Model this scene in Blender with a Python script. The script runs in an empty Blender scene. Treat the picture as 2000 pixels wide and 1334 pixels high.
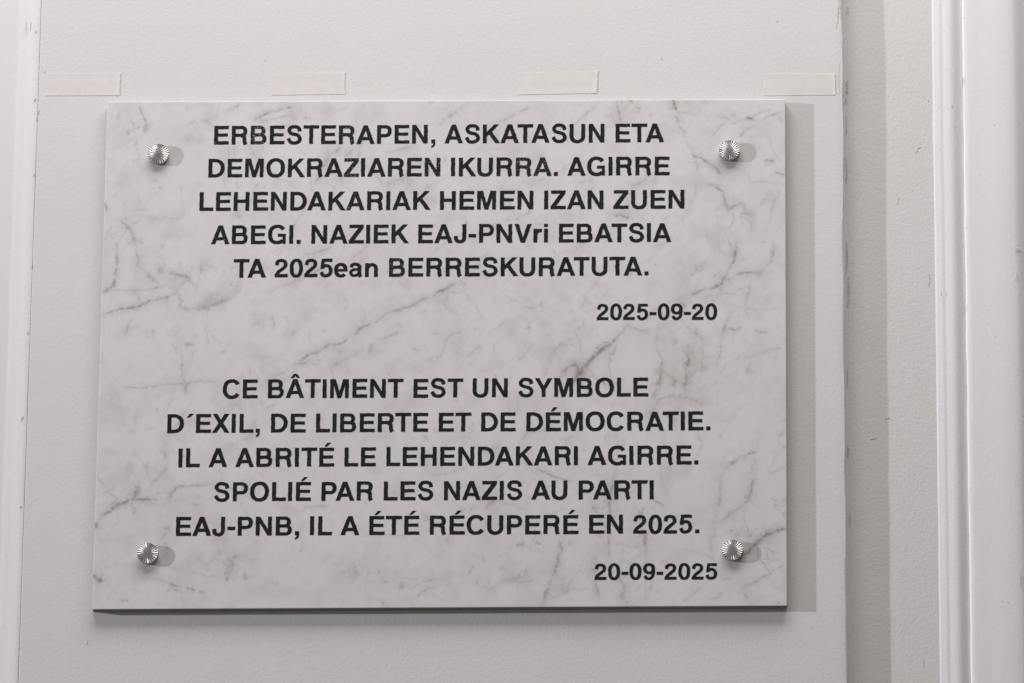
import bpy, math, random
import numpy as np
from mathutils import Vector, Matrix
from mathutils.geometry import delaunay_2d_cdt

random.seed(7); rng = np.random.default_rng(11)
sc = bpy.context.scene
col = sc.collection

# ------------------------------------------------------------------ camera
R = Matrix(((0.9991905674581326, 0.004338139014802135, 0.039992379931471825),
            (0.03928404042285083, -0.319220627277417, -0.9468658591842185),
            (0.008658756882530021, 0.9476704974148454, -0.31913265934208074)))
C = Vector((0.236193843, -4.42003171, 1.51918571))
F = 12760.0                                   # focal length in widths of 2000
cd = bpy.data.cameras.new('camera'); cam = bpy.data.objects.new('camera', cd)
col.objects.link(cam); cam.matrix_world = Matrix.Translation(C) @ R.to_4x4()
cd.sensor_width = 36.0; cd.lens = F / 2000 * 36; cd.clip_start = 0.1; cd.clip_end = 100
sc.camera = cam

# ------------------------------------------------------------------ light (lamps of the place: one low-angle lamp at the left, a broad one overhead)
w = bpy.data.worlds.new('World'); sc.world = w; w.use_nodes = True
bg = w.node_tree.nodes['Background']; bg.inputs[0].default_value = (0.98, 0.96, 0.92, 1); bg.inputs[1].default_value = 0.12

def lamp(name, loc, target, shape, size, sy, power, color):
    d = bpy.data.lights.new(name, 'AREA'); d.shape = shape; d.size = size
    if shape == 'RECTANGLE': d.size_y = sy
    d.energy = power; d.color = color
    o = bpy.data.objects.new(name, d); col.objects.link(o); o.location = loc
    o.rotation_euler = (Vector(target) - Vector(loc)).to_track_quat('-Z', 'Y').to_euler()
    return o
lamp('side_lamp', (-6.3, -2.05, 3.62), (0, 0, 3.0), 'DISK', 0.13, 0, 278, (0.97, 0.885, 0.985))
lamp('overhead_lamp', (0.05, -0.62, 4.44), (0.0, 0, 3.0), 'RECTANGLE', 1.8, 0.7, 29.4, (1.0, 0.945, 0.94))

sc.view_settings.view_transform = 'Standard'; sc.view_settings.look = 'None'
sc.view_settings.exposure = 0; sc.view_settings.gamma = 1

# ------------------------------------------------------------------ helpers
def at(px, py, y):
    """point of the plane at depth y seen at photo position px, py (2000 x 1334)"""
    d = R @ Vector(((px - 1000) / F, (667 - py) / F, -1.0))
    return C + d * ((y - C.y) / d.y)
PX = 0.000368                                 # metres per photo pixel on the wall

def link(name, me, mat=None, parent=None, loc=(0, 0, 0)):
    o = bpy.data.objects.new(name, me); col.objects.link(o); o.location = loc
    if mat and me is not None and not me.materials: me.materials.append(mat)
    if parent: o.parent = parent
    return o

def mesh(name, vs, fs, smooth=False):
    me = bpy.data.meshes.new(name); me.from_pydata([tuple(v) for v in vs], [], fs); me.update()
    if smooth:
        for p in me.polygons: p.use_smooth = True
    return me

def vnoise(shape, cells, g=rng):
    """smooth value noise, -1..1; cells = (rows, cols)"""
    a = g.uniform(-1, 1, (cells[0] + 3, cells[1] + 3))
    y = np.linspace(0, cells[0], shape[0]); x = np.linspace(0, cells[1], shape[1])
    yi = y.astype(int); xi = x.astype(int); fy = y - yi; fx = x - xi
    fy = fy * fy * (3 - 2 * fy); fx = fx * fx * (3 - 2 * fx)
    A = a[yi][:, xi]; B = a[yi][:, xi + 1]; D = a[yi + 1][:, xi]; E = a[yi + 1][:, xi + 1]
    return (A * (1 - fx) + B * fx) * (1 - fy)[:, None] + (D * (1 - fx) + E * fx) * fy[:, None]
def fbm(shape, cells, octs):
    s = 0; a = 1.0; t = 0
    for i in range(octs):
        s = s + a * vnoise(shape, (cells[0] * 2 ** i, cells[1] * 2 ** i)); t += a; a *= 0.55
    return s / t

# ------------------------------------------------------------------ materials
def newmat(name):
    m = bpy.data.materials.new(name); m.use_nodes = True
    nt = m.node_tree; return m, nt, nt.nodes['Principled BSDF']
def noise(nt, scale, detail=4, rough=0.6, vec=None, stretch=None):
    n = nt.nodes.new('ShaderNodeTexNoise'); n.inputs['Scale'].default_value = scale
    n.inputs['Detail'].default_value = detail; n.inputs['Roughness'].default_value = rough
    g = nt.nodes.new('ShaderNodeNewGeometry')
    src = g.outputs['Position']
    if stretch:
        mp = nt.nodes.new('ShaderNodeMapping'); mp.inputs['Scale'].default_value = stretch
        nt.links.new(src, mp.inputs['Vector']); src = mp.outputs['Vector']
    nt.links.new(src, n.inputs['Vector'])
    return n.outputs['Fac']
def ramp(nt, fac, stops):
    r = nt.nodes.new('ShaderNodeValToRGB'); e = r.color_ramp.elements
    while len(e) < len(stops): e.new(0.5)
    for el, (p, c) in zip(e, stops):
        el.position = p; el.color = (*c, 1) if len(c) == 3 else c
    nt.links.new(fac, r.inputs['Fac']); return r.outputs['Color']
def bump(nt, b, layers):
    prev = None
    for fac, dist in layers:
        n = nt.nodes.new('ShaderNodeBump'); n.inputs['Distance'].default_value = dist; n.inputs['Strength'].default_value = 1.0
        nt.links.new(fac, n.inputs['Height'])
        if prev: nt.links.new(prev, n.inputs['Normal'])
        prev = n.outputs['Normal']
    nt.links.new(prev, b.inputs['Normal'])
def mixc(nt, fac, a, b):
    m = nt.nodes.new('ShaderNodeMix'); m.data_type = 'RGBA'
    if isinstance(fac, float): m.inputs[0].default_value = fac
    else: nt.links.new(fac, m.inputs[0])
    for s, v in ((6, a), (7, b)):
        if isinstance(v, tuple): m.inputs[s].default_value = (*v, 1)
        else: nt.links.new(v, m.inputs[s])
    return m.outputs[2]
def math_(nt, op, a, b=0.0, clamp=False):
    m = nt.nodes.new('ShaderNodeMath'); m.operation = op; m.use_clamp = clamp
    for i, v in enumerate((a, b)):
        if isinstance(v, (int, float)): m.inputs[i].default_value = v
        else: nt.links.new(v, m.inputs[i])
    return m.outputs[0]

def paint(name, base, rough_amp, stretch_amp):
    m, nt, b = newmat(name)
    n1 = noise(nt, 7, 5, 0.6)
    lo = tuple(c * 0.975 for c in base); hi = tuple(min(1, c * 1.015) for c in base)
    c = ramp(nt, n1, [(0.3, lo), (0.7, hi)])
    # faint yellowing and green-grey casts of old paint
    n2 = noise(nt, 26, 3, 0.5)
    c = mixc(nt, math_(nt, 'MULTIPLY', ramp(nt, n2, [(0.45, (0, 0, 0)), (0.8, (1, 1, 1))]), 0.35),
             c, (base[0] * 0.97, base[1] * 0.985, base[2] * 0.93))
    n3 = noise(nt, 210, 4, 0.6)
    c = mixc(nt, math_(nt, 'MULTIPLY', ramp(nt, n3, [(0.35, (0, 0, 0)), (0.65, (1, 1, 1))]), 0.5), c, (base[0] * 0.975, base[1] * 1.0, base[2] * 0.955))
    # pinhead specks of dirt
    sp = noise(nt, 420, 1, 0.5)
    c = mixc(nt, math_(nt, 'MULTIPLY', ramp(nt, sp, [(0.765, (0, 0, 0)), (0.80, (1, 1, 1))]), 0.45), c, (0.30, 0.28, 0.26))
    nt.links.new(c, b.inputs['Base Color'])
    b.inputs['Roughness'].default_value = 0.5; b.inputs['Specular IOR Level'].default_value = 0.25
    layers = [(noise(nt, 760, 2, 0.6), 0.00011 * rough_amp), (noise(nt, 330, 3, 0.6), 0.00012 * rough_amp),
              (noise(nt, 30, 4, 0.6), 0.00022 * rough_amp)]
    if stretch_amp:
        layers.append((noise(nt, 180, 5, 0.65, stretch=(1, 1, 0.22)), 0.00012 * stretch_amp))
    bump(nt, b, layers)
    return m
M_panel = paint('panel_paint', (0.81, 0.792, 0.793), 1.0, 0.25)
M_recess = paint('recess_paint', (0.79, 0.785, 0.77), 1.2, 1.0)
M_trim = paint('trim_paint', (0.868, 0.85, 0.858), 0.7, 0.7)

m, nt, b = newmat('chipped_edge')
nt.links.new(ramp(nt, noise(nt, 900, 2), [(0.3, (0.42, 0.41, 0.39)), (0.7, (0.68, 0.66, 0.64))]), b.inputs['Base Color'])
b.inputs['Roughness'].default_value = 0.9; M_chip = m

m, nt, b = newmat('tape_paper')
c = ramp(nt, noise(nt, 160, 3), [(0.3, (0.785, 0.772, 0.738)), (0.7, (0.82, 0.807, 0.775))])
nt.links.new(c, b.inputs['Base Color']); b.inputs['Roughness'].default_value = 0.65
bump(nt, b, [(noise(nt, 700, 3, stretch=(3, 1, 0.5)), 0.00003), (noise(nt, 60, 2, stretch=(1, 1, 0.3)), 0.0001)])
M_tape = m

m, nt, b = newmat('white_marble')
A = nt.nodes.new('ShaderNodeAttribute'); A.attribute_name = 'vein'
sep = nt.nodes.new('ShaderNodeSeparateColor'); nt.links.new(A.outputs['Color'], sep.inputs[0])
c = ramp(nt, noise(nt, 11, 6, 0.62), [(0.32, (0.765, 0.755, 0.755)), (0.68, (0.83, 0.82, 0.82))])
fine = noise(nt, 700, 3, 0.6)
c = mixc(nt, math_(nt, 'MULTIPLY', ramp(nt, noise(nt, 230, 4, 0.6), [(0.35, (0, 0, 0)), (0.65, (1, 1, 1))]), 0.5), c, (0.765, 0.77, 0.74))
gr = math_(nt, 'MULTIPLY', sep.outputs[0], ramp(nt, fine, [(0.25, (0.75,) * 3), (0.65, (1.15,) * 3)]), True)
pk = math_(nt, 'MULTIPLY', sep.outputs[1], ramp(nt, fine, [(0.25, (0.7,) * 3), (0.65, (1.15,) * 3)]), True)
c = mixc(nt, sep.outputs[2], c, (0.60, 0.575, 0.548))
c = mixc(nt, gr, c, (0.225, 0.20, 0.178))
c = mixc(nt, pk, c, (0.30, 0.215, 0.205))
nt.links.new(c, b.inputs['Base Color'])
b.inputs['Roughness'].default_value = 0.38; b.inputs['Specular IOR Level'].default_value = 0.3
bump(nt, b, [(noise(nt, 1500, 2), 0.00003), (noise(nt, 60, 3), 0.00003)])
M_marble = m

m, nt, b = newmat('shaded_sawn_edge')  # raw slab edge, coloured darker to deepen the shade on its underside
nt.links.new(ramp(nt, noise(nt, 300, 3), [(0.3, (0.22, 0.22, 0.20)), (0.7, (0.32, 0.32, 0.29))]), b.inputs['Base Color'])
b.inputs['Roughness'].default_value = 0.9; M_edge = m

m, nt, b = newmat('black_letter_paint')
oa = nt.nodes.new('ShaderNodeAttribute'); oa.attribute_type = 'OBJECT'; oa.attribute_name = 'wear_glint'
n = noise(nt, 750, 3, 0.7)
chip_glint = ramp(nt, math_(nt, 'ADD', n, oa.outputs['Fac']), [(0.685, (0, 0, 0)), (0.73, (1, 1, 1))])  # pale flecks: missing paint, and glints on the strokes painted as colour
c = ramp(nt, noise(nt, 240, 3), [(0.3, (0.009, 0.011, 0.011)), (0.7, (0.022, 0.026, 0.026))])
c = mixc(nt, math_(nt, 'MULTIPLY', chip_glint, 0.8), c, (0.56, 0.55, 0.56))
nt.links.new(c, b.inputs['Base Color']); b.inputs['Roughness'].default_value = 0.45
b.inputs['Specular IOR Level'].default_value = 0.18
bump(nt, b, [(noise(nt, 900, 3, 0.7), 0.00006)])
M_ink = m

m, nt, b = newmat('polished_steel')
b.inputs['Metallic'].default_value = 0.72; b.inputs['Roughness'].default_value = 0.33
nt.links.new(ramp(nt, noise(nt, 500, 3), [(0.3, (0.40, 0.395, 0.39)), (0.7, (0.50, 0.495, 0.49))]), b.inputs['Base Color'])
bump(nt, b, [(noise(nt, 1200, 2), 0.000012)])
M_steel = m

# ------------------------------------------------------------------ wall
DEEP = 0.0095
Z0, Z1 = 2.45, 3.55
def X(px, y=0.0): return at(px, 667, y).x

def extrude(name, prof, mat, parent, nz=170, wob=None, seed=0, smooth=True):
    """prof: (x, y) from left to right; wob: amplitude of the sideways unevenness of each profile vertex"""
    g = np.random.default_rng(seed); n = len(prof)
    zs = np.linspace(Z0, Z1, nz + 1)
    base = np.array(prof)
    W = np.zeros((nz + 1, n)); D = np.zeros((nz + 1, n))
    if wob is not None:
        common = vnoise((nz + 1, 1), (9, 1), g)[:, 0] * 0.6 + vnoise((nz + 1, 1), (34, 1), g)[:, 0] * 0.5 + vnoise((nz + 1, 1), (110, 1), g)[:, 0] * 0.35
        for j in range(n):
            own = vnoise((nz + 1, 1), (40, 1), g)[:, 0] * 0.35
            W[:, j] = wob[j] * .7 * (common + own)
    vs = [(base[j, 0] + W[i, j], base[j, 1], zs[i]) for i in range(nz + 1) for j in range(n)]
    fs = [(i * n + j, i * n + j + 1, (i + 1) * n + j + 1, (i + 1) * n + j) for i in range(nz) for j in range(n - 1)]
    me = mesh(name, vs, fs, smooth)
    if smooth:
        me.set_sharp_from_angle(angle=math.radians(38))
    return link(name, me, mat, parent)

wall_me = mesh('wall', [(-1.3, DEEP + .0004, 2.2), (1.5, DEEP + .0004, 2.2), (1.5, DEEP + .0004, 3.9), (-1.3, DEEP + .0004, 3.9)], [(0, 1, 2, 3)])
wall = link('wall', wall_me, M_recess); wall['kind'] = 'structure'
wall['label'] = 'white painted wall with a raised panel and mouldings'

# raised panel carrying the plaque
xe = X(1650)
pr = [(X(58.5), DEEP), (X(58.5), 0.0006), (X(59.6), 0.0)]
pr += [(x, 0.0) for x in np.linspace(X(90), xe - .012, 8)]
pr += [(xe - .006, 0.0), (xe - .0016, 0.00002), (xe - .0006, 0.00012), (xe - .0001, 0.0007), (xe + .0001, 0.004), (xe + .0002, 0.0086), (xe + .0031, DEEP - .00035), (xe + .0034, DEEP + .0008)]
wb = [0] * 3 + [0] * 8 + [0.0003, 0.0008, 0.0008, 0.0008, 0.0007, 0.0007, 0.0009, 0.001]
extrude('raised_panel', pr, M_panel, wall, wob=wb, seed=3)

# left moulding and the field beyond it
pl = [(-1.2, 0.0025), (X(-60), 0.0025), (X(10), 0.0025), (X(15), 0.0025), (X(17.5), 0.0023), (X(22), 0.00195), (X(30), 0.00165), (X(33), 0.00145), (X(40), 0.00095), (X(46), 0.00050),
      (X(51), 0.00025), (X(54.5), 0.00015), (X(56.8), 0.00025), (X(57.9), 0.0008), (X(58.2), DEEP)]
extrude('bead_moulding', pl, M_trim, wall, wob=[0] * 3 + [0.0003] * 3 + [0.00015] * 6 + [0.0002, 0.0002, 0], seed=5)

# right moulding
def P(px, mm): return (X(px, mm / 1000), mm / 1000)
pm = [P(1827, 10.2), P(1829.5, 9.47), P(1833, 9.27), P(1837, 8.93), P(1841, 8.6), P(1844.5, 8.46), P(1847, 8.54), P(1849, 8.42), P(1852, 8.15), P(1857, 7.75), P(1861, 7.5), P(1865, 7.4),
      P(1869, 7.55), P(1874, 8.0), P(1879, 8.6), P(1883.5, 9.05), P(1886, 9.3), P(1888, 10.3)]
extrude('bead_moulding', pm, M_trim, wall, wob=[0.0003] * 2 + [0.00015] * 14 + [0.0003] * 2, seed=8)

# door-side pilaster at the right edge
pp = [P(1887, 11), P(1887.6, 8.7), P(1889.0, 7.9), P(1892, 7.35), P(1900, 7.0), P(1915, 6.6), P(1928, 6.15), P(1940, 5.7), P(1952, 5.25), P(1964, 4.9), P(1976, 4.7),
      P(1986, 4.75), P(1993, 5.15), P(2000, 6.1), P(2006, 7.2), P(2012, 8.4), P(2020, 9.0), P(2080, 9.0), P(2300, 9.0)]
extrude('pilaster', pp, M_trim, wall, wob=[0.0006] * 4 + [0.0002] * 9 + [0.0003] * 4 + [0, 0], seed=9)

# chips and hairline cracks in the old paint: slivers of bare ground, a tenth of a millimetre proud
def sliver(name, pts, wpx, y):
    pts = [at(px, py, y) for px, py in pts]
    fine = []
    for a, b_ in zip(pts, pts[1:]):
        k = max(2, int((b_ - a).length / (3.5 * PX)))
        fine += [a.lerp(b_, i / k) for i in range(k)]
    fine.append(pts[-1]); n = len(fine); vs = []
    for i, p in enumerate(fine):
        t = fine[min(i + 1, n - 1)] - fine[max(i - 1, 0)]; nn = Vector((-t.z, 0, t.x)).normalized()
        h = wpx * PX * 0.5 * (0.25 + 0.75 * math.sin(math.pi * (i + .5) / n)) * random.uniform(0.5, 1.25)
        j = nn * random.uniform(-.5, .5) * PX
        vs += [p + j + nn * h, p + j - nn * h]
    vs += [v + Vector((0, 0.0002, 0)) for v in vs]
    m2 = 2 * n
    fs = [(2 * i, 2 * i + 2, 2 * i + 3, 2 * i + 1) for i in range(n - 1)]
    fs += [(2 * i, 2 * i + m2, 2 * i + 2 + m2, 2 * i + 2) for i in range(n - 1)] + [(2 * i + 1, 2 * i + 3, 2 * i + 3 + m2, 2 * i + 1 + m2) for i in range(n - 1)]
    link(name, mesh(name, vs, fs), M_chip, wall)
sliver('crack', [(1639, -5), (1637.5, 20), (1636, 40), (1632.5, 58)], 2.2, -.00012)
sliver('crack', [(1640, 118), (1638, 150), (1638.5, 185)], .5, -.00012)
for (x, y, h, wd) in [(1655.5, 17, 7, 4), (1654, 161, 6, 4), (1654.5, 175, 8, 4.5), (1652, 195, 9, 2.5), (1653, 245, 40, 2.2), (1653, 330, 60, 1.6),
                      (1654, 500, 60, 2.0), (1657, 560, 40, 2.6), (1656, 590, 12, 2.6), (1655, 735, 40, 1.6), (1656, 880, 22, 2.6), (1659, 1010, 30, 1.4), (1655, 1290, 30, 1.4)]:
    sliver('paint_chip', [(x - .5, y - h / 2), (x + .8, y), (x - .3, y + h / 2)], wd, 0.0080)
for (pts, wd) in [([(1812, 196), (1813, 199)], 2.5), ([(1814, 535), (1815.5, 548), (1813, 560)], 2.2), ([(1792, 700), (1793, 705)], 1.4),
                  ([(1728, 818), (1740, 816)], 1.2), ([(1752, 400), (1755, 385)], 1.2), ([(1787, 300), (1793, 290), (1799, 287)], 1.2),
                  ([(1700, 858), (1712, 856)], 1.1), ([(1803, 1290), (1804, 1304)], .9)]:
    sliver('paint_chip', pts, wd * .55, DEEP + .0002)
for (x, y, h, wd) in [(1838, 573, 9, 2.2), (1859, 208, 7, 2.0), (1880, 160, 18, 1.8), (1883, 600, 16, 2.6)]:
    sliver('paint_chip', [(x, y - h / 2), (x + .5, y + h / 2)], wd, 0.0072)
for (x, y, h, wd) in [(1984, 485, 5, 3), (1988, 480, 5, 3), (1991, 482, 5, 2.5), (1986, 537, 10, 2.4), (1958, 1175, 3, 3), (1927, 655, 5, 1.6), (1994, 1130, 30, 2.0)]:
    sliver('paint_chip', [(x, y - h / 2), (x + .8, y + h / 2)], wd, 0.0035)
for (x, y, h, wd) in [(51, 50, 18, 2.5), (69, 62, 6, 2.0), (88, 140, 5, 2.2), (75, 220, 9, 3.0), (71.5, 232, 8, 1.6), (68, 195, 6, 2.4), (54, 650, 5, 2.8), (43, 817, 8, 3.2), (170, 1255, 8, 2.6), (40, 990, 4, 2),
                      (66, 342, 6, 1.6), (62, 520, 5, 2), (517, 118, 3, 2), (1293, 115, 3, 1.8), (1518, 42, 3, 2.6)]:
    sliver('paint_chip', [(x + .8, y - h / 2), (x - .5, y + h / 2)], wd, -.00012)

# ------------------------------------------------------------------ tape strips
def tape(cs, label, seed):
    g = random.Random(seed); nx, nz = 30, 8
    c = [at(x, y, 0) for x, y in cs]                 # TL TR BR BL
    o = sum(c, Vector()) / 4; vs = []; T = -0.00016
    for k in range(2):
        for j in range(nz + 1):
            for i in range(nx + 1):
                u, v = i / nx, j / nz
                p = (c[0] * (1 - u) + c[1] * u) * (1 - v) + (c[3] * (1 - u) + c[2] * u) * v - o
                if i in (0, nx): p.x += g.uniform(-.3, .3) * PX * 2.2 if k == 0 else 0
                lift = 0.00006 * math.sin(u * 9 + seed) * math.sin(v * 5 + seed * 2) + (0.00030 * max(0, (u - .9) * 10) ** 2 if seed % 2 else 0.0002 * max(0, (u - .95) * 20) ** 2)
                p.y = (T - abs(lift)) if k == 0 else -0.00001
                vs.append(p)
    n1 = nx + 1; fs = [(j * n1 + i, (j + 1) * n1 + i, (j + 1) * n1 + i + 1, j * n1 + i + 1) for j in range(nz) for i in range(nx)]
    off = n1 * (nz + 1)
    ring = [i for i in range(nx)] + [j * n1 + nx for j in range(nz)] + [nz * n1 + i for i in range(nx, 0, -1)] + [j * n1 for j in range(nz, 0, -1)]
    fs += [(a, b_, b_ + off, a + off) for a, b_ in zip(ring, ring[1:] + ring[:1])]
    ob = link('masking_tape', mesh('masking_tape', vs, fs), M_tape, loc=o)
    ob['label'] = label; ob['category'] = 'tape'; ob['group'] = 'strips of tape on the wall above the plaque'
tape([(92, 144), (235, 143.5), (233, 186.5), (90, 187)], 'pale tape strip next to the left wall moulding, leftmost of the four above the plaque', 1)
tape([(532, 144), (673, 141), (673, 184), (530, 186)], 'pale tape strip on the wall above the first half of ERBESTERAPEN, second from the left', 2)
tape([(1014, 143), (1167.5, 139), (1165.5, 182), (1011, 185)], 'pale tape strip on the wall above the word ASKATASUN, widest of the four', 3)
tape([(1494, 144), (1631, 145), (1631, 185.5), (1491, 187)], 'pale tape strip reaching past the plaque\'s upper right corner to the panel edge', 4)

# ------------------------------------------------------------------ plaque
TH = 0.0065
pc = at(860, 692, -TH)
plaque = bpy.data.objects.new('marble_plaque', None); col.objects.link(plaque); plaque.location = (pc.x, 0, pc.z)
plaque['label'] = 'white veined marble plaque with black Basque and French inscription held by four steel caps'
plaque['category'] = 'plaque'
PO = Vector((pc.x, 0, pc.z))

K = [at(210, 199, -TH), at(1533.5, 194, -TH), at(1537, 1183, -TH), at(180.5, 1190, -TH)]
NX, NZ = 860, 650
u = np.linspace(0, 1, NX)[None, :, None]; v = np.linspace(0, 1, NZ)[:, None, None]
k = [np.array(c)[None, None, :] for c in K]
Pw = (k[0] * (1 - u) + k[1] * u) * (1 - v) + (k[3] * (1 - u) + k[2] * u) * v
Rn = np.array(R); q = (Pw - np.array(C)) @ Rn
QX = 1000 + F * q[..., 0] / -q[..., 2]; QY = 667 - F * q[..., 1] / -q[..., 2]   # where each point of the slab lies on the traced drawing of the veins
sh = (NZ, NX)
WX = fbm(sh, (26, 34), 4) * 7 + vnoise(sh, (160, 210)) * 1.3; WY = fbm(sh, (26, 34), 4) * 7 + vnoise(sh, (160, 210)) * 1.3
UX, UY = QX + WX, QY + WY
grey = np.zeros(sh); pink = np.zeros(sh); cloud = np.zeros(sh)
breakup = np.clip(0.66 + 0.8 * fbm(sh, (40, 52), 4), 0.08, 1.3) * (1 + .45 * vnoise(sh, (230, 300)))
def vein(pts, wd, s, kind='g'):
    """s: strength, wd: width"""
    A_ = grey if kind == 'g' else pink
    n = len(pts) - 1
    for i in range(n):
        (x0, y0), (x1, y1) = pts[i], pts[i + 1]
        m_ = wd * 3.5 + 14
        xa, xb = min(x0, x1) - m_, max(x0, x1) + m_; ya, yb = min(y0, y1) - m_, max(y0, y1) + m_
        c0 = int(np.clip((xa - 180) / 1357 * NX - 10, 0, NX)); c1 = int(np.clip((xb - 180) / 1323 * NX + 10, 0, NX))
        r0 = int(np.clip((ya - 194) / 996 * NZ - 8, 0, NZ)); r1 = int(np.clip((yb - 194) / 989 * NZ + 8, 0, NZ))
        if c1 <= c0 or r1 <= r0: continue
        ux = UX[r0:r1, c0:c1]; uy = UY[r0:r1, c0:c1]
        dx, dy = x1 - x0, y1 - y0; L2 = dx * dx + dy * dy + 1e-9
        t = np.clip(((ux - x0) * dx + (uy - y0) * dy) / L2, 0, 1)
        d = np.hypot(ux - x0 - t * dx, uy - y0 - t * dy)
        g_ = (i + t) / n
        taper = np.clip(np.minimum(g_, 1 - g_) * 5 + 0.45, 0, 1)
        f = s * taper * breakup[r0:r1, c0:c1] * (np.exp(-(d / (wd * 0.55)) ** 2) + 0.5 * np.exp(-(d / (wd * 2.3)) ** 2))
        A_[r0:r1, c0:c1] = np.maximum(A_[r0:r1, c0:c1], f)
def blot(x, y, r, s, kind='g', ex=1.0, ang=0.0):
    A_ = {'g': grey, 'p': pink, 'c': cloud}[kind]
    ca, sa = math.cos(ang), math.sin(ang)
    dx, dy = UX - x, UY - y
    a = dx * ca + dy * sa; b_ = (-dx * sa + dy * ca) * ex
    f = s * np.exp(-(a * a + b_ * b_) / (r * r)) * np.clip(breakup * 1.1, .3, 1.3)
    np.maximum(A_, f, out=A_)

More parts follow.
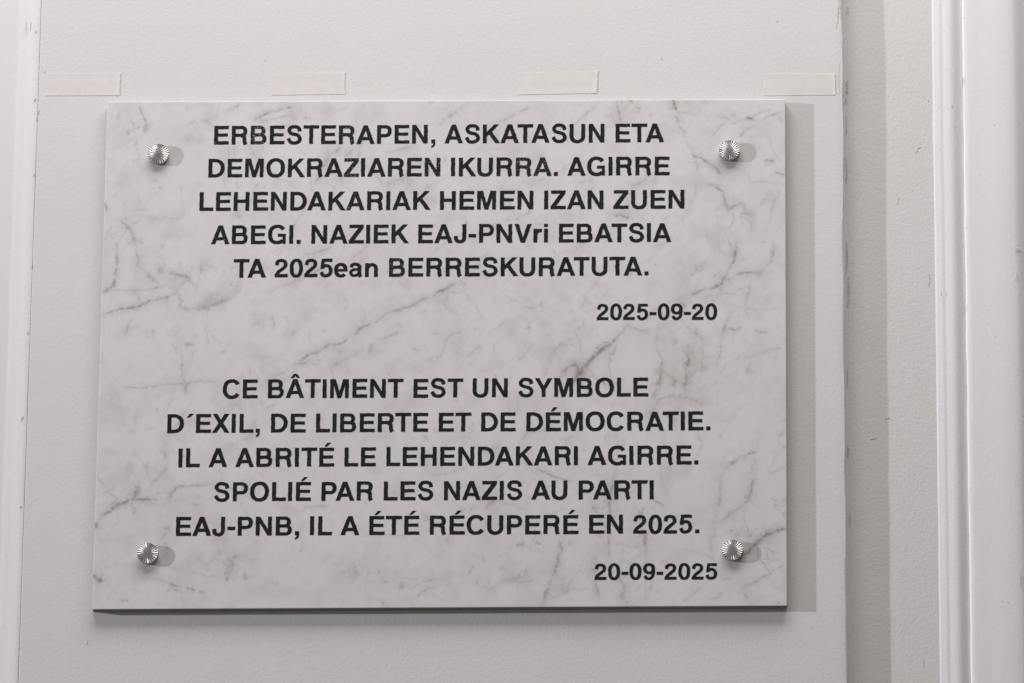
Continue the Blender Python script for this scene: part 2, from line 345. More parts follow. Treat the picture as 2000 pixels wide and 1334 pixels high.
V = [  # traced veins: points, width, strength
 ([(273,205),(283,240),(282,258)],3,.30),([(272,262),(265,285),(275,305)],3,.25),([(360,242),(395,240),(418,250)],3,.30),([(440,218),(462,208),(472,200)],5,.40),
 ([(500,234),(540,216),(575,205)],3.5,.42),([(505,242),(560,228)],3,.3),([(353,365),(357,420)],3,.28),([(270,415),(310,430),(350,425)],3,.28),
 ([(230,425),(250,440),(265,465),(268,520),(290,535),(310,550)],4,.34),([(205,395),(208,410)],4,.45),([(573,440),(590,415),(601,392)],4,.5),([(752,366),(775,352),(802,342)],5,.40),
 ([(596,500),(620,492),(646,482)],4,.42),([(856,247),(885,225),(918,198)],3,.30),([(965,238),(1000,226),(1036,212)],3,.32),([(1126,241),(1150,220),(1168,198)],3,.36),
 ([(1203,198),(1206,218),(1212,240)],3.5,.36),([(1240,210),(1254,214)],4,.6),([(1314,194),(1318,214)],4,.65),([(1222,198),(1236,199)],3,.5),([(1325,240),(1310,220)],3,.3),([(1200,418),(1216,418),(1233,425)],3.5,.5),
 ([(1003,428),(1020,420),(1036,413)],3,.4),([(755,301),(780,294),(806,286)],3,.3),([(783,357),(800,334)],4,.35),([(936,290),(986,292)],6,.22),
 ([(1450,231),(1460,231),(1472,235)],4,.75),([(1408,228),(1430,231)],3,.36),([(1444,273),(1457,252),(1496,234),(1530,216)],3,.38),([(1325,242),(1342,270),(1346,292)],3,.32),
 ([(1346,301),(1370,305),(1391,322),(1412,340)],4,.45),([(1352,307),(1380,291)],3,.3),([(1360,315),(1363,336),(1353,385),(1335,434)],3.5,.28),([(1496,311),(1511,318)],3.5,.55),
 ([(1516,336),(1530,339)],3.5,.5),([(1465,357),(1500,355),(1531,358)],3,.28),([(1375,355),(1391,364),(1412,378),(1415,399),(1421,410),(1446,398)],4,.48),([(1447,420),(1468,418)],3,.35),
 ([(1488,402),(1500,388)],3,.3),([(1524,364),(1506,413),(1503,438)],3,.24),([(1440,475),(1433,503),(1415,538),(1405,554),(1370,566),(1349,575)],4.5,.52),
 ([(1405,554),(1433,534),(1454,531),(1482,533),(1503,513),(1512,475)],4,.38),([(1370,580),(1415,569),(1440,573)],3,.25),([(1461,636),(1452,594),(1468,545)],3,.18),
 ([(1412,650),(1405,692),(1398,716)],3,.30),([(1422,622),(1412,650)],4,.42),([(1370,650),(1373,685),(1370,738)],5,.22),([(1366,758),(1394,751),(1428,734)],3,.2),([(1454,702),(1500,688),(1528,678)],3,.27),
 ([(1300,776),(1335,776),(1370,790),(1405,793)],3.5,.26),([(1466,884),(1478,880)],4,.65),([(1425,910),(1443,896),(1468,882)],4,.42),([(1422,902),(1415,930),(1405,982),(1394,1031),(1391,1070)],5,.28),
 ([(1481,846),(1478,872)],3,.35),([(574,713),(602,695),(647,673),(671,669),(713,640),(769,603),(800,597),(846,576),(878,559),(902,548)],3.6,.50),([(860,572),(880,559),(902,546)],8,.30),
 ([(902,548),(935,520),(958,490)],4,.22),([(650,720),(685,695),(709,680)],3,.38),([(720,678),(737,664),(790,646)],3,.26),([(720,690),(727,668)],3,.3),([(1017,601),(1049,599),(1064,590)],4,.40),
 ([(983,594),(1008,584),(1020,586)],3,.28),([(1059,664),(1072,650),(1086,641)],8,.26),([(951,655),(968,643),(984,628)],3,.3),([(891,727),(920,692),(940,671)],4,.24),([(1017,665),(1030,688),(1040,695)],3,.24),
 ([(1227,638),(1210,660),(1189,678),(1157,699),(1143,713),(1129,734),(1122,748)],4.2,.92),([(1189,678),(1157,699),(1143,713)],6,.6),([(1133,604),(1140,590),(1147,573),(1168,545)],3.5,.26),([(1134,645),(1137,690)],4,.2),
 ([(1075,698),(1105,667),(1133,650)],5,.2),([(1060,740),(1077,700)],5,.22),([(1325,783),(1320,810),(1318,839)],3,.30),([(1035,842),(1021,853),(1007,872)],3.5,.42),([(1028,850),(1018,868)],3,.3),
 ([(1220,857),(1210,872)],3,.35),([(229,478),(228,527),(220,559),(201,577)],4.5,.44),([(201,613),(241,606),(266,599),(294,587),(343,576)],4,.56),([(217,568),(266,566),(315,561),(336,548)],3,.24),
 ([(308,524),(322,531),(367,541),(385,562)],5,.42),([(280,535),(303,548)],6,.3),([(397,513),(385,552),(378,587)],3,.26),([(364,603),(402,599),(430,590),(455,583)],6,.50),([(458,577),(490,552)],4,.34),([(348,575),(358,600)],3,.26),
 ([(500,555),(521,573),(542,564),(595,541),(650,520)],4,.36),([(255,629),(245,653)],5,.42),([(301,640),(303,662)],4,.26),([(338,640),(333,655)],4,.26),([(532,615),(534,640)],4,.3),
 ([(360,672),(380,672)],4,.42),([(380,684),(374,710)],3.5,.3),([(353,699),(359,741),(360,772)],4.5,.32),([(378,734),(360,758)],3.5,.4),([(238,757),(287,755),(353,750),(437,744)],3,.30),
 ([(217,797),(238,794)],4,.35),([(437,881),(490,850),(504,811)],3,.24),([(185,1031),(189,1017),(224,990),(259,972),(301,977),(325,975),(336,965),(353,954),(385,951),(425,947)],4,.54),
 ([(184,1032),(189,1018)],6,.8),([(270,937),(262,972)],9,.42),([(294,947),(306,935),(327,918)],5,.45),([(328,975),(336,964)],6,.5),([(253,903),(258,915)],5,.3),([(259,975),(266,1010)],4,.26),([(265,1009),(280,1010)],4,.3),([(312,1052),(325,1040)],4,.25),
 ([(374,984),(389,988)],4,.50),([(320,1031),(331,1033)],4,.45),([(180,1127),(200,1133)],5,.85),([(232,1172),(252,1174)],3,.5),([(301,1129),(343,1143),(351,1147)],4,.36),([(364,1149),(385,1150)],4,.52),([(390,1152),(401,1154)],4,.5),
 ([(399,1154),(392,1175)],4,.28),([(443,1136),(445,1120),(458,1096)],5,.4),([(440,1120),(452,1106)],8,.5),([(452,1092),(468,1086)],4,.4),([(410,1100),(428,1080)],4,.3),([(360,1090),(372,1102)],5,.28),([(476,1120),(479,1133)],5,.42),
 ([(1060,1182),(1075,1137),(1084,1112),(1095,1070),(1091,1056)],3.5,.52),([(804,1172),(832,1151),(874,1128)],3,.42),([(954,1155),(986,1133),(1020,1125)],3,.25),
 ([(1203,913),(1196,955),(1189,983),(1191,1028),(1186,1063),(1189,1091)],4,.48),([(1010,1062),(1024,1063)],4,.5),([(1048,1063),(1060,1064)],4,.36),([(1110,1058),(1125,1064)],5,.32),
 ([(944,993),(965,979),(986,983),(1028,1000)],5,.34),([(1046,913),(1084,930),(1126,942)],3,.34),([(846,929),(909,912)],4,.32),([(765,965),(800,966)],5,.28),([(1158,1110),(1164,1140),(1175,1168)],3,.28),
 ([(783,1136),(781,1148)],4,.42),([(690,1108),(696,1126)],5,.3),([(1203,1066),(1252,1066)],3,.26),([(1276,975),(1297,986)],3,.34),([(1478,926),(1468,951),(1464,972),(1450,986),(1415,1014),(1398,1021)],4,.42),
 ([(1534,1030),(1517,1033),(1496,1045),(1475,1063),(1457,1080),(1438,1088)],4.2,.80),([(1534,1100),(1496,1126),(1454,1147)],3,.28),([(1534,909),(1496,930)],3,.2),([(1335,1070),(1398,1091)],3,.18),
 ([(1370,1147),(1335,1175)],3,.22),([(1454,1157),(1461,1178)],3,.4),([(1412,1166),(1388,1170)],5,.3),([(640,850),(700,842),(760,846)],4,.15),([(1085,500),(1150,470),(1200,445)],4,.16),([(905,470),(960,440),(1010,425)],4,.16),
 ([(700,560),(740,535),(790,520)],3,.18),([(1240,640),(1290,600),(1340,575)],4,.2),([(1100,640),(1160,600),(1200,560)],4,.16),([(930,1020),(1000,1030),(1060,1020)],4,.18),([(560,1010),(600,990),(640,985)],4,.2),
 ([(1290,860),(1310,900),(1300,950)],3,.2),([(730,1040),(790,1046)],3,.24),([(480,690),(520,700),(560,690)],3,.14),([(1440,600),(1490,610),(1530,600)],3,.15),([(1230,300),(1260,330),(1262,350)],3,.2)]
for p_, w_, s_ in V: vein(p_, w_ * 1.15, s_ * 1.15)
VP = [([(617,362),(630,332),(645,305),(667,287)],4.5,.42),([(650,290),(690,300)],3,.2),([(1228,368),(1245,358),(1263,346)],3.5,.45),([(1095,345),(1105,320)],4,.25),([(1422,640),(1450,643)],3,.45),([(1475,645),(1503,646)],3,.4),
 ([(1345,678),(1344,706),(1337,738),(1333,767)],4.5,.70),([(1321,738),(1314,756)],5,.55),([(1294,706),(1287,744),(1276,772),(1280,780),(1304,776),(1336,769)],4,.55),([(1098,727),(1122,713),(1130,720),(1133,732)],4,.60),
 ([(1266,1040),(1264,1062),(1262,1086)],4.5,.60),([(1264,1086),(1260,1130),(1259,1176)],3,.2),([(1210,1126),(1220,1147),(1219,1176)],6,.36),([(1398,1040),(1391,1077)],4,.36),([(1104,1160),(1116,1130)],5,.22),([(1412,386),(1424,410)],3,.3),([(1464,950),(1464,975)],5,.3),([(1360,655),(1362,640)],6,.35),([(1340,600),(1330,590)],4,.4)]
for p_, w_, s_ in VP: vein(p_, w_ * 1.15, s_ * 1.15, 'p')
for a in [(285,245,9,.45),(412,250,7,.3),(368,268,10,.28),(390,275,8,.25),(300,352,7,.35),(315,366,6,.35),(245,340,9,.25),(240,430,10,.25),(216,315,6,.3),(205,358,6,.3),(308,521,8,.30),(281,478,3,.45),(315,486,5,.35),
          (562,628,2.5,.55),(636,612,6,.25),(488,711,3,.35),(533,632,5,.3),(1060,594,6,.35),(780,590,8,.3),(782,634,7,.32),(858,612,7,.28),(733,591,4,.22),(1080,580,4,.35),(1320,668,7,.4),(1316,754,6,.35),(1464,724,8,.33),(1450,760,10,.22),
          (1533,820,5,.6),(1533,872,5,.6),(1385,562,3,.5),(1428,885,7,.35),(1490,472,2,.5),(209,880,6,.35),(196,941,5,.3),(254,840,5,.3),(196,1060,3,.4),(443,1136,3,.5),(724,1168,11,.36),(748,1176,6,.4),(760,1091,5,.3),(743,1119,3,.45),
          (829,1015,2,.6),(886,1124,7,.32),(1031,1118,8,.28),(1170,1050,5,.55),(1157,1111,3,.5),(1412,1158,5,.4),(1400,1166,4,.3),(1520,1176,3,.5),(312,880,4,.25),(910,855,9,.3),(1405,907,1.5,.7),(391,362,1.5,.7),(372,1152,3,.5),(905,553,8,.25),
          (1296,272,5,.35),(1226,198,5,.4),(1375,199,5,.4),(1335,202,7,.32),(842,200,5,.3),(960,742,3,.4),(970,732,3,.4),(1076,690,3,.35),(800,990,4,.25),(620,1050,3,.25)]:
    blot(*a)
for a in [(309,964,4,.6),(262,270,9,.15),(1205,1150,14,.16),(1325,880,12,.12),(980,365,12,.10)]: blot(a[0], a[1], a[2], a[3], 'p')
for a in [(590,215,42,.55),(625,226,24,.5),(690,280,45,.25),(400,262,40,.3),(320,290,40,.2),(240,420,50,.35),(420,548,60,.4),(370,590,45,.3),(300,540,50,.25),(1250,215,50,.35),(1330,230,50,.3),(1420,340,70,.3),(1330,720,70,.45),
          (1110,710,50,.35),(1440,560,70,.3),(1360,640,80,.3),(700,1130,110,.35),(920,1080,120,.35),(1200,1120,60,.3),(280,960,60,.4),(430,1120,80,.3),(1470,960,60,.25),(1210,980,50,.25),(860,610,80,.2),(1060,620,80,.2),(620,530,60,.25),
          (780,350,70,.25),(650,330,50,.25),(1280,780,60,.35),(1500,420,60,.2),(380,720,50,.2),(520,590,60,.2),(1050,880,80,.25),(1480,1060,50,.3),(960,240,80,.2)]:
    blot(a[0], a[1], a[2], a[3], 'c')
# small unnamed flecks and hair veins between the large ones
fr = np.random.default_rng(5)
for i in range(520):
    x = fr.uniform(195, 1530); y = fr.uniform(205, 1180)
    L = fr.uniform(4, 18); a = fr.normal(-0.75, 0.7); s_ = fr.uniform(.12, .42) ** 1.15
    vein([(x, y), (x + L * math.cos(a), y + L * math.sin(a))], fr.uniform(2.0, 3.6), s_, 'g' if fr.random() < .7 else 'p')
def walk(x, y, a, n_, s_, wd, kind):
    pts = [(x, y)]
    for _ in range(n_):
        a += fr.normal(0, .38); st = fr.uniform(9, 20); x += st * math.cos(a); y += st * math.sin(a); pts.append((x, y))
    vein(pts, wd, s_, kind); return pts, a
# fine branches leaving the large veins, and loose hair veins following the same lie
for p_, w_, s_ in V + VP:
    if len(p_) < 3: continue
    for _ in range(2 if len(p_) < 6 else 4):
        x, y = p_[fr.integers(0, len(p_))]
        pts, a = walk(x, y, fr.choice([-0.8, -2.0, 0.9, 2.3]) + fr.normal(0, .4), int(fr.integers(3, 7)), s_ * fr.uniform(.3, .65), 2.3, 'g' if fr.random() < .75 else 'p')
        if fr.random() < .5:
            x, y = pts[len(pts) // 2]; walk(x, y, a + fr.choice([-1, 1]) * .8, 3, s_ * .4, 2.0, 'g')
for i in range(95):
    walk(fr.uniform(195, 1530), fr.uniform(205, 1180), fr.normal(-0.85, .35) + (math.pi if fr.random() < .5 else 0), int(fr.integers(3, 10)), fr.uniform(.10, .28), fr.uniform(1.9, 3.2), 'g' if fr.random() < .75 else 'p')
cloud = np.clip(cloud * (0.7 + 0.9 * fbm(sh, (22, 30), 4)) + 0.75 * np.clip(fbm(sh, (30, 40), 6) + .04, 0, 1) + .10 * np.clip(vnoise(sh, (120, 160)), 0, 1), 0, 1)

B = 0.00006
vs = (Pw - np.array(PO)).reshape(-1, 3)
ringi = [i for i in range(NX)] + [j * NX + NX - 1 for j in range(1, NZ)] + [(NZ - 1) * NX + i for i in range(NX - 2, -1, -1)] + [j * NX for j in range(NZ - 2, 0, -1)]
rv = vs[ringi]; cen = np.array([0, 0, 0.0])
out = np.zeros_like(rv)
out[:, 0] = np.where(np.arange(len(ringi)) < 0, 0, 0)
for n_, idx in enumerate(ringi):
    i = idx % NX; j = idx // NX
    out[n_] = ((1 if i == NX - 1 else -1 if i == 0 else 0), 0, (1 if j == 0 else -1 if j == NZ - 1 else 0))
chipn = np.abs(vnoise((len(ringi), 1), (500, 1))[:, 0:1])
r1 = rv + out * B + np.array([0, B, 0]); r2 = r1.copy(); r2[:, 1] = 0.0002
vs[ringi] -= out * B * 1.6 * np.clip(chipn - .55, 0, 1)
nb = len(vs); allv = np.vstack([vs, r1, r2]); nr = len(ringi)
ii = np.arange((NZ - 1) * (NX - 1)); rr = ii // (NX - 1); cc = ii % (NX - 1); a = rr * NX + cc
quads = np.stack([a, a + NX, a + NX + 1, a + 1], 1)
ra = np.array(ringi); rb = np.roll(ra, -1); kk = np.arange(nr); kn = (kk + 1) % nr
quads = np.vstack([quads, np.stack([ra, rb, nb + kn, nb + kk], 1), np.stack([nb + kk, nb + kn, nb + nr + kn, nb + nr + kk], 1)])
me = bpy.data.meshes.new('slab'); me.vertices.add(len(allv)); me.vertices.foreach_set('co', allv.ravel())
me.loops.add(quads.size); me.loops.foreach_set('vertex_index', quads.ravel().astype(np.int32))
me.polygons.add(len(quads)); me.polygons.foreach_set('loop_start', np.arange(0, quads.size, 4, dtype=np.int32)); me.update(calc_edges=True)
ca = me.color_attributes.new('vein', 'FLOAT_COLOR', 'POINT')
cols = np.zeros((len(allv), 4)); cols[:, 3] = 1
cols[:nb, 0] = np.clip(grey, 0, 1).ravel() * .70; cols[:nb, 1] = np.clip(pink, 0, 1).ravel() * .66; cols[:nb, 2] = cloud.ravel() * .9
cols[nb:nb + nr] = cols[ringi]; cols[nb + nr:] = cols[ringi]
ca.data.foreach_set('color', cols.ravel())
me.materials.append(M_marble); me.materials.append(M_edge)
mi = np.zeros(len(quads), np.int32); mi[-nr:] = 1; me.polygons.foreach_set('material_index', mi)
link('slab', me, None, plaque)

# ---------------- lettering: grotesque capitals drawn here, cap height 720
def se(cx, cy, rx, ry, a0, a1, n=22, e=2.25):
    o = []
    for i in range(n + 1):
        t = math.radians(a0 + (a1 - a0) * i / n); c_, s_ = math.cos(t), math.sin(t)
        o.append((cx + rx * math.copysign(abs(c_) ** (2 / e), c_), cy + ry * math.copysign(abs(s_) ** (2 / e), s_)))
    return o
def rect(a, b_, c_, d): return [[(a, b_), (c_, b_), (c_, d), (a, d)]]
def poly(*p): return [list(p)]
def ring(cx, cy, rx, ry, V_, H_): return [se(cx, cy, rx, ry, 0, 342, 38), se(cx, cy, rx - V_, ry - H_, 0, 342, 38)]
def arcband(cx, cy, rx, ry, V_, H_, a0, a1): return [se(cx, cy, rx, ry, a0, a1, 30) + se(cx, cy, rx - V_, ry - H_, a1, a0, 30)]
def bowl(x0, xr, y0, y1, V_, H_):
    cy = (y0 + y1) / 2; ry = (y1 - y0) / 2; xs = max(x0 + 40, xr - ry * 1.02)
    o = [(x0, y0)] + se(xs, cy, xr - xs, ry, -90, 90, 18, 2.15) + [(x0, y1)]
    i = [(x0 + 30, y0 + H_)] + se(xs, cy, xr - xs - V_, ry - H_, -90, 90, 18, 2.15) + [(x0 + 30, y1 - H_)]
    return [o, i]
def band(pts, wd, sub=7, w1=None):
    P_ = [Vector(p) for p in pts]; P_ = [2 * P_[0] - P_[1]] + P_ + [2 * P_[-1] - P_[-2]]; c_ = []
    for i in range(1, len(P_) - 2):
        for s in range(sub):
            t = s / sub; p0, p1, p2, p3 = P_[i - 1:i + 3]
            c_.append(0.5 * ((2 * p1) + (p2 - p0) * t + (2 * p0 - 5 * p1 + 4 * p2 - p3) * t * t + (3 * p1 - p0 - 3 * p2 + p3) * t ** 3))
    c_.append(P_[-2]); L, R_ = [], []
    for i, p in enumerate(c_):
        t = (c_[min(i + 1, len(c_) - 1)] - c_[max(i - 1, 0)]).normalized(); n_ = Vector((-t.y, t.x))
        w_ = wd + (0 if w1 is None else (w1 - wd) * abs(t.x))     # wd on uprights, w1 on horizontals
        L.append(tuple(p + n_ * w_ / 2)); R_.append(tuple(p - n_ * w_ / 2))
    return [L + R_[::-1]]
V_, H_ = 144, 120
ACUTE = poly((255, 765), (365, 910), (510, 910), (345, 765))
G = {
 'A': (722, [[[(18, 0), (283, 720), (439, 720), (704, 0), (546, 0), (495, 150), (226, 150), (174, 0)], [(268, 268), (452, 268), (361, 535)]]]),
 'B': (722, [rect(76, 0, 220, 720), bowl(76, 622, 308, 720, 138, 116), bowl(76, 664, 0, 426, 142, 118)]),
 'C': (722, [arcband(378, 360, 336, 378, 146, 124, 33, 327)]),
 'D': (722, [rect(76, 0, 220, 720), bowl(76, 684, 0, 720, 146, 122)]),
 'E': (667, [rect(76, 0, 220, 720), rect(76, 598, 618, 720), rect(76, 308, 588, 424), rect(76, 0, 628, 124)]),
 'G': (778, [arcband(388, 360, 346, 378, 146, 124, 36, 318), rect(598, 0, 706, 386), rect(408, 272, 706, 386), poly((520, 60), (600, 40), (640, 130), (600, 170))]),
 'H': (722, [rect(70, 0, 214, 720), rect(508, 0, 652, 720), rect(70, 308, 652, 430)]),
 'I': (278, [rect(66, 0, 210, 720)]),
 'J': (556, [rect(342, 210, 486, 720), [se(256, 222, 230, 240, 0, -180, 26) + se(256, 222, 88, 118, -180, 0, 26)], rect(26, 215, 168, 262)]),
 'K': (722, [rect(76, 0, 220, 720), poly((205, 238), (205, 414), (502, 720), (684, 720)), poly((548, 0), (722, 0), (398, 458), (300, 356))]),
 'L': (611, [rect(76, 0, 220, 720), rect(76, 0, 584, 126)]),
 'M': (833, [rect(69, 0, 205, 720), rect(628, 0, 764, 720), poly((69, 720), (276, 720), (485, 0), (348, 0), (190, 560), (120, 640)), poly((764, 720), (557, 720), (348, 0), (485, 0), (643, 560), (713, 640))]),
 'N': (722, [rect(69, 0, 208, 720), rect(514, 0, 653, 720), poly((69, 720), (216, 720), (653, 0), (506, 0))]),
 'O': (778, [ring(389, 360, 347, 378, 148, 124)]),
 'P': (667, [rect(76, 0, 220, 720), bowl(76, 626, 258, 720, 142, 120)]),
 'R': (722, [rect(76, 0, 220, 720), bowl(76, 656, 300, 720, 142, 118), band([(440, 352), (520, 318), (556, 240), (562, 130), (582, 50), (606, 0)], 140)]),
 'S': (667, [band([(540, 498), (512, 610), (430, 664), (325, 677), (205, 652), (138, 540), (200, 430), (335, 385), (480, 338), (552, 205), (490, 90), (350, 44), (195, 82), (112, 222)], 138, 7, 122)]),
 'T': (611, [rect(14, 598, 598, 720), rect(234, 0, 378, 720)]),
 'U': (722, [rect(70, 250, 214, 720), rect(508, 250, 652, 720), [se(361, 262, 291, 280, 180, 360, 28) + se(361, 262, 147, 158, 360, 180, 28)]]),
 'V': (667, [poly((18, 720), (172, 720), (333, 195), (496, 720), (650, 720), (412, 0), (254, 0))]),
 'X': (667, [poly((12, 0), (182, 0), (640, 720), (474, 720)), poly((485, 0), (655, 0), (196, 720), (28, 720))]),
 'Y': (667, [poly((10, 720), (176, 720), (333, 424), (494, 720), (657, 720), (406, 278), (406, 0), (262, 0), (262, 278))]),
 'Z': (611, [rect(40, 598, 574, 720), rect(25, 0, 586, 124), poly((25, 112), (384, 606), (574, 606), (216, 112))]),
 '0': (556, [ring(278, 354, 246, 368, 138, 116)]),
 '2': (556, [band([(104, 468), (128, 588), (200, 642), (290, 650), (392, 612), (434, 510), (404, 410), (300, 312), (180, 214), (112, 118), (100, 66)], 136, 7, 116), rect(30, 0, 516, 122)]),
 '5': (556, [rect(112, 590, 500, 708), poly((58, 320), (190, 345), (228, 708), (112, 708)), band([(118, 352), (190, 420), (285, 444), (400, 392), (446, 236), (400, 104), (276, 48), (158, 76), (98, 198)], 136, 7, 116)]),
 '9': (556, [ring(272, 484, 244, 238, 138, 112), band([(448, 480), (450, 320), (408, 138), (282, 48), (168, 72), (108, 172)], 134, 7, 112)]),
 ',': (278, [rect(66, 0, 212, 146), poly((212, 10), (208, -60), (170, -128), (80, -170), (70, -108), (124, -72), (140, 10))]),
 '.': (278, [rect(66, 0, 212, 146)]),
 '-': (333, [rect(26, 212, 306, 342)]),
 '´': (333, [poly((70, 590), (180, 735), (320, 735), (160, 590))]),
 'r': (389, [rect(64, 0, 204, 532), band([(140, 300), (190, 410), (262, 462), (378, 468)], 136, 7, 128)]),
 'i': (278, [rect(68, 0, 210, 532), rect(68, 602, 210, 720)]),
 'e': (556, [arcband(278, 264, 248, 282, 138, 112, 0, 318), rect(80, 214, 526, 306)]),
 'n': (611, [rect(66, 0, 206, 532), band([(136, 290), (196, 420), (310, 478), (420, 442), (470, 330), (474, 180), (474, 0)], 140, 7, 118)]),
 'a': (556, [band([(102, 368), (150, 458), (270, 488), (385, 448), (420, 350), (418, 180), (432, 60), (470, 0)], 136, 7, 112), band([(425, 310), (330, 288), (200, 270), (105, 205), (100, 120), (160, 50), (270, 48), (370, 110), (420, 200)], 118, 6, 96)]),
}
G['É'] = (667, G['E'][1] + [ACUTE])
G['Â'] = (722, G['A'][1] + [poly((190, 768), (300, 920), (424, 920), (534, 768), (420, 768), (361, 850), (302, 768))])

def densify(c_, step):
    o = []
    for a_, b_ in zip(c_, c_[1:] + c_[:1]):
        L = math.hypot(b_[0] - a_[0], b_[1] - a_[1])
        if L < 1e-6: continue
        n_ = max(1, round(L / step))
        for i in range(n_): o.append((a_[0] + (b_[0] - a_[0]) * i / n_, a_[1] + (b_[1] - a_[1]) * i / n_))
    return o
_cache = {}
def glyph(ch):
    """union of the strokes of a letter as triangles + outline edges"""
    if ch in _cache: return _cache[ch]
    prims = [[densify(c_, 46) for c_ in pr_] for pr_ in G[ch][1]]
    vs_, es = [], []
    for pr_ in prims:
        for c_ in pr_:
            s = len(vs_); vs_ += [Vector(p) for p in c_]; es += [(s + i, s + (i + 1) % len(c_)) for i in range(len(c_))]
    ov, oe, of, *_ = delaunay_2d_cdt(vs_, es, [], 0, 1e-4)
    arrs = [[np.array(c_) for c_ in pr_] for pr_ in prims]
    def inside(c_, x, y):
        x0, y0 = c_[:, 0], c_[:, 1]; x1, y1 = np.roll(x0, -1), np.roll(y0, -1)
        m_ = (y0 > y) != (y1 > y)
        with np.errstate(all='ignore'): xx = x0 + (y - y0) / (y1 - y0) * (x1 - x0)
        return int(np.sum(m_ & (xx > x))) & 1
    keep = []
    for f in of:
        cx = sum(ov[i].x for i in f) / len(f); cy = sum(ov[i].y for i in f) / len(f)
        if any(sum(inside(c_, cx, cy) for c_ in pr_) & 1 if len(pr_) == 1 else (inside(pr_[0], cx, cy) and not inside(pr_[1], cx, cy)) for pr_ in arrs): keep.append(tuple(f))
    cnt = {}
    for f in keep:
        for a_, b_ in zip(f, f[1:] + f[:1]): cnt[(a_, b_)] = 1
    edge = [(a_, b_) for (a_, b_) in cnt if (b_, a_) not in cnt]
    used = sorted({i for f in keep for i in f}); mp = {o_: n_ for n_, o_ in enumerate(used)}
    nrm = {}
    for a_, b_ in edge:                                   # thicken the strokes a little
        e_ = ov[b_] - ov[a_]; n_ = Vector((e_.y, -e_.x)).normalized() if e_.length else Vector((0, 0))
        for q_ in (a_, b_): nrm[q_] = nrm.get(q_, Vector((0, 0))) + n_
    for q_, n_ in nrm.items():
        if n_.length > .3: ov[q_] = ov[q_] + n_.normalized() * 3.5
    r_ = ([(ov[i].x, ov[i].y) for i in used], [tuple(mp[i] for i in f) for f in keep], [(mp[a_], mp[b_]) for a_, b_ in edge])
    _cache[ch] = r_; return r_

KERN = {'AT': -85, 'TA': -85, 'AV': -75, 'VA': -75, 'PA': -85, 'AU': -35, 'UA': -35, 'DA': -30, 'RT': -20, 'KU': -25, 'AY': -100, 'LI': 0, 'TI': 0}
FRONT = -TH - 0.00012
NAMES = {',': 'comma', '.': 'full_stop', '-': 'hyphen', '´': 'accent_mark'}
WEAR = {(0, 0): .045, (0, 1): .03, (0, 2): .10, (0, 7): .07, (1, 7): .10, (1, 12): .08, (1, 18): .09, (1, 19): .08, (2, 8): .05, (4, 11): .085, (3, 0): .05}
lr = random.Random(21)
def textline(k_, s, x0, y0, x1, y1, cap):
    P0 = at(x0, y0, FRONT); P1 = at(x1, y1, FRONT)
    ext = [];
    def bounds(ch): xs = [p[0] for p in glyph(ch)[0]]; return min(xs), max(xs)
    total = sum(278 if ch == ' ' else G[ch][0] for ch in s) + sum(KERN.get(a_ + b_, 0) for a_, b_ in zip(s, s[1:]))
    lb = bounds(s[0])[0]; rbm = G[s[-1]][0] - bounds(s[-1])[1]
    ux = P1 - P0; sx = ux.length / (total - lb - rbm); d = ux.normalized()
    vert = (at(x0, y0 - cap, FRONT) - P0).length / 720
    up = Vector((-d.z, 0, d.x))
    line = bpy.data.objects.new('inscription_line', None); col.objects.link(line); line.parent = plaque
    line.location = P0 - PO; line.location.y = 0
    pen = -lb
    for n_, ch in enumerate(s):
        if ch == ' ': pen += 278; continue
        vs2, tri, edge = glyph(ch)
        adv = G[ch][0]; ox = pen + adv / 2
        jr = 5.0; ph = [lr.uniform(0, 6.3) for _ in range(4)]
        top = []
        sl = lr.gauss(0, .003)
        for (x, y) in vs2:
            wx = 3.2 * math.sin(y * .017 + ph[0]) + lr.uniform(-jr, jr); wy = 2.6 * math.sin(x * .019 + ph[1]) + lr.uniform(-jr, jr) * .8
            X_ = (x + wx - adv / 2 + sl * y) * sx; Y_ = (y + wy) * vert
            top.append(d * X_ + up * Y_)
        m_ = len(top)
        vv = [Vector((p.x, 0, p.z)) for p in top] + [Vector((p.x, 0.00022, p.z)) for p in top]
        ff = [f for f in tri] + [(a_, b_, b_ + m_, a_ + m_) for a_, b_ in edge]
        nm = NAMES.get(ch, 'digit' if ch.isdigit() else 'letter')
        o = link(nm, mesh(nm, vv, ff), M_ink, line)
        w0 = d * (ox * sx); o.location = (w0.x + lr.gauss(0, .00006), FRONT, w0.z + lr.gauss(0, .00006))
        o['wear_glint'] = float(WEAR.get((k_, n_), max(-.06, lr.gauss(-.022, .026))))
        pen += adv + KERN.get(s[n_:n_ + 2], 0)

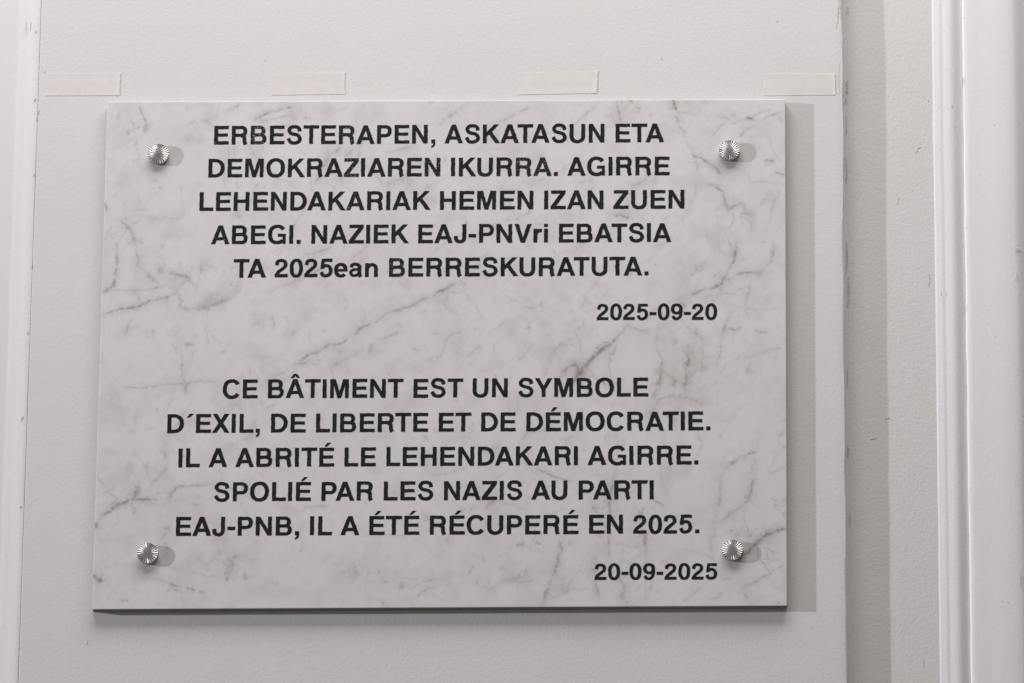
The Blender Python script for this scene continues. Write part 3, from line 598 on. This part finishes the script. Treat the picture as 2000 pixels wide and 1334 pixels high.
LINES = [
 ('ERBESTERAPEN, ASKATASUN ETA', 417.5, 282.3, 1296.8, 277.5, 36.2),
 ('DEMOKRAZIAREN IKURRA. AGIRRE', 406.5, 346.5, 1307.5, 342.0, 36.0),
 ('LEHENDAKARIAK HEMEN IZAN ZUEN', 389.5, 411.8, 1336.5, 407.3, 36.3),
 ('ABEGI. NAZIEK EAJ-PNVri EBATSIA', 412.0, 476.8, 1311.5, 472.3, 36.3),
 ('TA 2025ean BERRESKURATUTA.', 455.5, 542.0, 1266.5, 537.7, 36.3),
 ('2025-09-20', 1165.5, 625.0, 1400.5, 624.3, 32.0),
 ('CE BÂTIMENT EST UN SYMBOLE', 434.5, 778.0, 1266.0, 774.3, 36.6),
 ('D´EXIL, DE LIBERTE ET DE DÉMOCRATIE.', 326.5, 845.7, 1387.5, 840.0, 36.6),
 ('IL A ABRITÉ LE LEHENDAKARI AGIRRE.', 348.0, 912.6, 1363.7, 907.0, 36.8),
 ('SPOLIÉ PAR LES NAZIS AU PARTI', 418.0, 979.0, 1276.5, 974.6, 36.8),
 ('EAJ-PNB, IL A ÉTÉ RÉCUPERÉ EN 2025.', 343.0, 1046.6, 1365.5, 1041.5, 36.8),
 ('20-09-2025', 1161.0, 1132.5, 1400.5, 1131.6, 32.2)]
for k_, L in enumerate(LINES): textline(k_, *L)

# ---------------- fluted steel caps
RK, HK = 20.6 * PX, 0.0040
def cap_meshes(nf, amp, seed):
    g = random.Random(seed); S = nf * 8; rs = [0.0, .12, .25, .36, .46, .56, .68, .8, .9, .955, .985]
    vs_ = [(0, -(HK + .00035), 0)]; fs = []
    ph = [g.gauss(0, .05) for _ in range(nf)]
    for r in rs[1:]:
        for i in range(S):
            a_ = 2 * math.pi * i / S; k2 = (i % 8) / 8; t = 1 - abs(2 * k2 - 1)
            dep = amp * (0.10 + 0.9 * min(1, max(0, (r - .2) / .5))) * (t ** .8) * (1 + ph[i // 8] * 2)
            h = HK + .00035 * (1 - r) - dep * r + (-.00015 if r > .97 else 0)
            vs_.append((r * RK * math.cos(a_), -h, r * RK * math.sin(a_)))
    for i in range(S): fs.append((0, 1 + (i + 1) % S, 1 + i))
    for j in range(len(rs) - 2):
        for i in range(S):
            a_ = 1 + j * S + i; b_ = 1 + j * S + (i + 1) % S; fs.append((a_, b_, b_ + S, a_ + S))
    face = mesh('fluted_face', vs_, fs, False)
    n_ = 72; vs_ = []; fs = []
    prof = [(.955, HK - .0009), (.985, HK - .0006), (1.0, HK - .0007), (1.0, .0004), (.99, .0001), (.97, 0)]
    prof = [(.94, HK - .0011), (.975, HK - .00025), (.99, HK - .0002), (1.0, HK - .0004), (1.0, .0004), (.985, -.0001)]
    for r, h in prof:
        for i in range(n_):
            a_ = 2 * math.pi * i / n_; vs_.append((r * RK * math.cos(a_), -h, r * RK * math.sin(a_)))
    for j in range(len(prof) - 1):
        for i in range(n_):
            a_ = j * n_ + i; b_ = j * n_ + (i + 1) % n_; fs.append((a_, b_, b_ + n_, a_ + n_))
    return face, mesh('screw_cap', vs_, fs, True)
for n_, (x, y, rot) in enumerate([(309.2, 299.6, 0.1), (1424.5, 292.4, 0.75), (288.6, 1079.9, 1.5), (1430.8, 1073.5, 2.4)]):
    face, side = cap_meshes(25, 0.00046, 3 + n_)
    p = at(x, y, -TH - HK)
    o = link('screw_cap', side, M_steel, plaque, loc=(p.x - PO.x, -TH, p.z - PO.z)); o.rotation_euler = (lr.gauss(0, .02), rot, lr.gauss(0, .02))
    link('fluted_face', face, M_steel, o)
